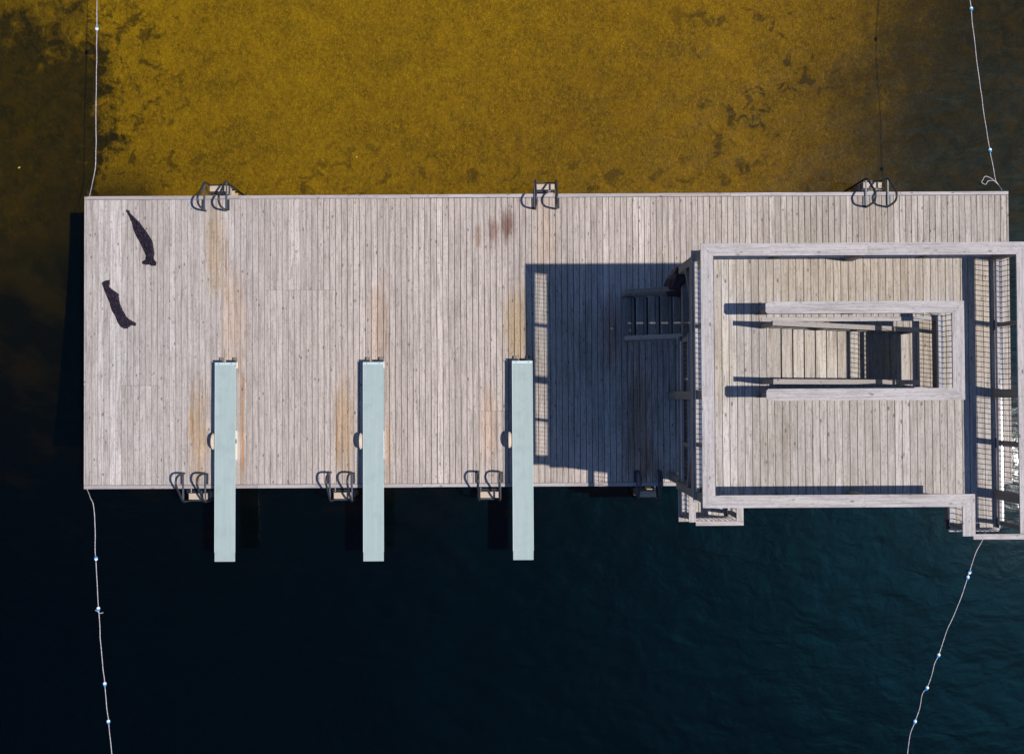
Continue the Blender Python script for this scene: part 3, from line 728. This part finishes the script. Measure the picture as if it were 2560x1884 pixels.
lane_rope([(2504,474,-.12),(2496,462,w),(2489,452,w),(2485,430,w),(2480,403,w),(2475,377,w),(2464,310,w),(2458,272,w),(2449,205,w),(2440,135,w),(2433,80,w),(2428,23,w),(2423,-30,w),(2415,-200,w)],
          [(2428,23,True),(2475,376,True)],
          'white rope with a loose looped tail beside its dock knot on the weedy water',
          extra=[[(2489,455,w+.02),(2478,446,w+.02),(2463,441,w+.02),(2457,450,w+.01),(2454,456,w+.01),(2464,461,w+.02),(2470,453,w+.03),(2484,452,w+.03),(2496,462,w+.02)]])
lane_rope([(2466,1320,-.3),(2457,1348,w),(2438,1385,w),(2424,1428,w),(2418,1446,w),(2404,1487,w),(2390,1525,w),(2378,1552,w),(2368,1572,w),(2358,1602,w),(2346,1637,w),(2336,1658,w),(2328,1690,w),(2317,1718,w),(2306,1735,w),(2298,1772,w),(2287,1803,w),(2277,1830,w),(2271,1860,w),(2267,1890,w),(2255,1980,w),(2230,2150,w)],
          [(2424,1429,True),(2419,1443,False),(2346,1637,False),(2317,1719,False),(2287,1803,False)],
          'white rope slanting out from under the tower with a touching pair of floats')

# ------------------------------------------------------------------ fallen leaves
def leaf(px, py, z, s, a, label, grp=None):
    x, y = at(px, py, z); mb = MB()
    pts = [(-1,0,0),(-.5,.42,.1),(.2,.5,.16),(1,0,.05),(.2,-.5,.14),(-.5,-.42,.08)]
    c, sn = math.cos(a), math.sin(a); v = [(x+s*(c*p-sn*q), y+s*(sn*p+c*q), z+s*r) for p, q, r in pts]
    mb.add(v+[(a_, b_, c_-.004) for a_, b_, c_ in v], [(0,1,2,3,4,5)[::-1],(6,7,8,9,10,11)]+[(i,(i+1)%6,6+(i+1)%6,6+i) for i in range(6)])
    o = mb.build('leaf', M['leaf'], loc=(x, y, z)); tag(o, label, 'leaf')
leaf(48, 419, WZ+.006, .04, .4, 'small yellow leaf floating on the dark weedy water left of the dock')
leaf(892, 392, WZ+.006, .035, 1.2, 'small yellow leaf floating on the golden water between the ladders')
leaf(1652, 569, .006, .03, .9, 'tiny yellow leaf on the dock planks above the tower corner')
leaf(1655, 630, .006, .03, 2.1, 'tiny yellow leaf on the dock planks at the upper edge of the tower shadow')

# ------------------------------------------------------------------ sky and sun
sd = Vector((.518, -.068, 1)).normalized()       # towards the sun
elev = math.asin(sd.z); az = math.atan2(sd.x, sd.y)
wd = bpy.data.worlds.new("World"); sc.world = wd; wd.use_nodes = True; nt = wd.node_tree; nt.nodes.clear()
sky = nt.nodes.new('ShaderNodeTexSky'); sky.sky_type = 'NISHITA'; sky.sun_disc = False; sky.sun_elevation = elev; sky.sun_rotation = az
sky.air_density = 1.0; sky.dust_density = .3; sky.ozone_density = 3.0
bg = nt.nodes.new('ShaderNodeBackground'); bg.inputs[1].default_value = .085; wo = nt.nodes.new('ShaderNodeOutputWorld')
tn = nt.nodes.new('ShaderNodeMix'); tn.data_type = 'RGBA'; tn.blend_type = 'MULTIPLY'; tn.inputs[0].default_value = 1; tn.inputs[7].default_value = (.82, .94, 1.16, 1)
nt.links.new(sky.outputs[0], tn.inputs[6]); nt.links.new(tn.outputs[2], bg.inputs[0]); nt.links.new(bg.outputs[0], wo.inputs[0])
sl_ = bpy.data.lights.new('sun', 'SUN'); sl_.energy = 4.55; sl_.angle = math.radians(.53); sl_.color = (1.0, .95, .885)
so = bpy.data.objects.new('sun', sl_); COL.objects.link(so); so.rotation_euler = sd.to_track_quat('Z', 'Y').to_euler(); so.location = (10, -2, 20)

sc.view_settings.view_transform = 'Standard'; sc.view_settings.look = 'None'; sc.view_settings.exposure = 0; sc.view_settings.gamma = 1
sc.cycles.transparent_max_bounces = 16; sc.cycles.volume_bounces = 0
sc.render.resolution_x = 1024; sc.render.resolution_y = 753
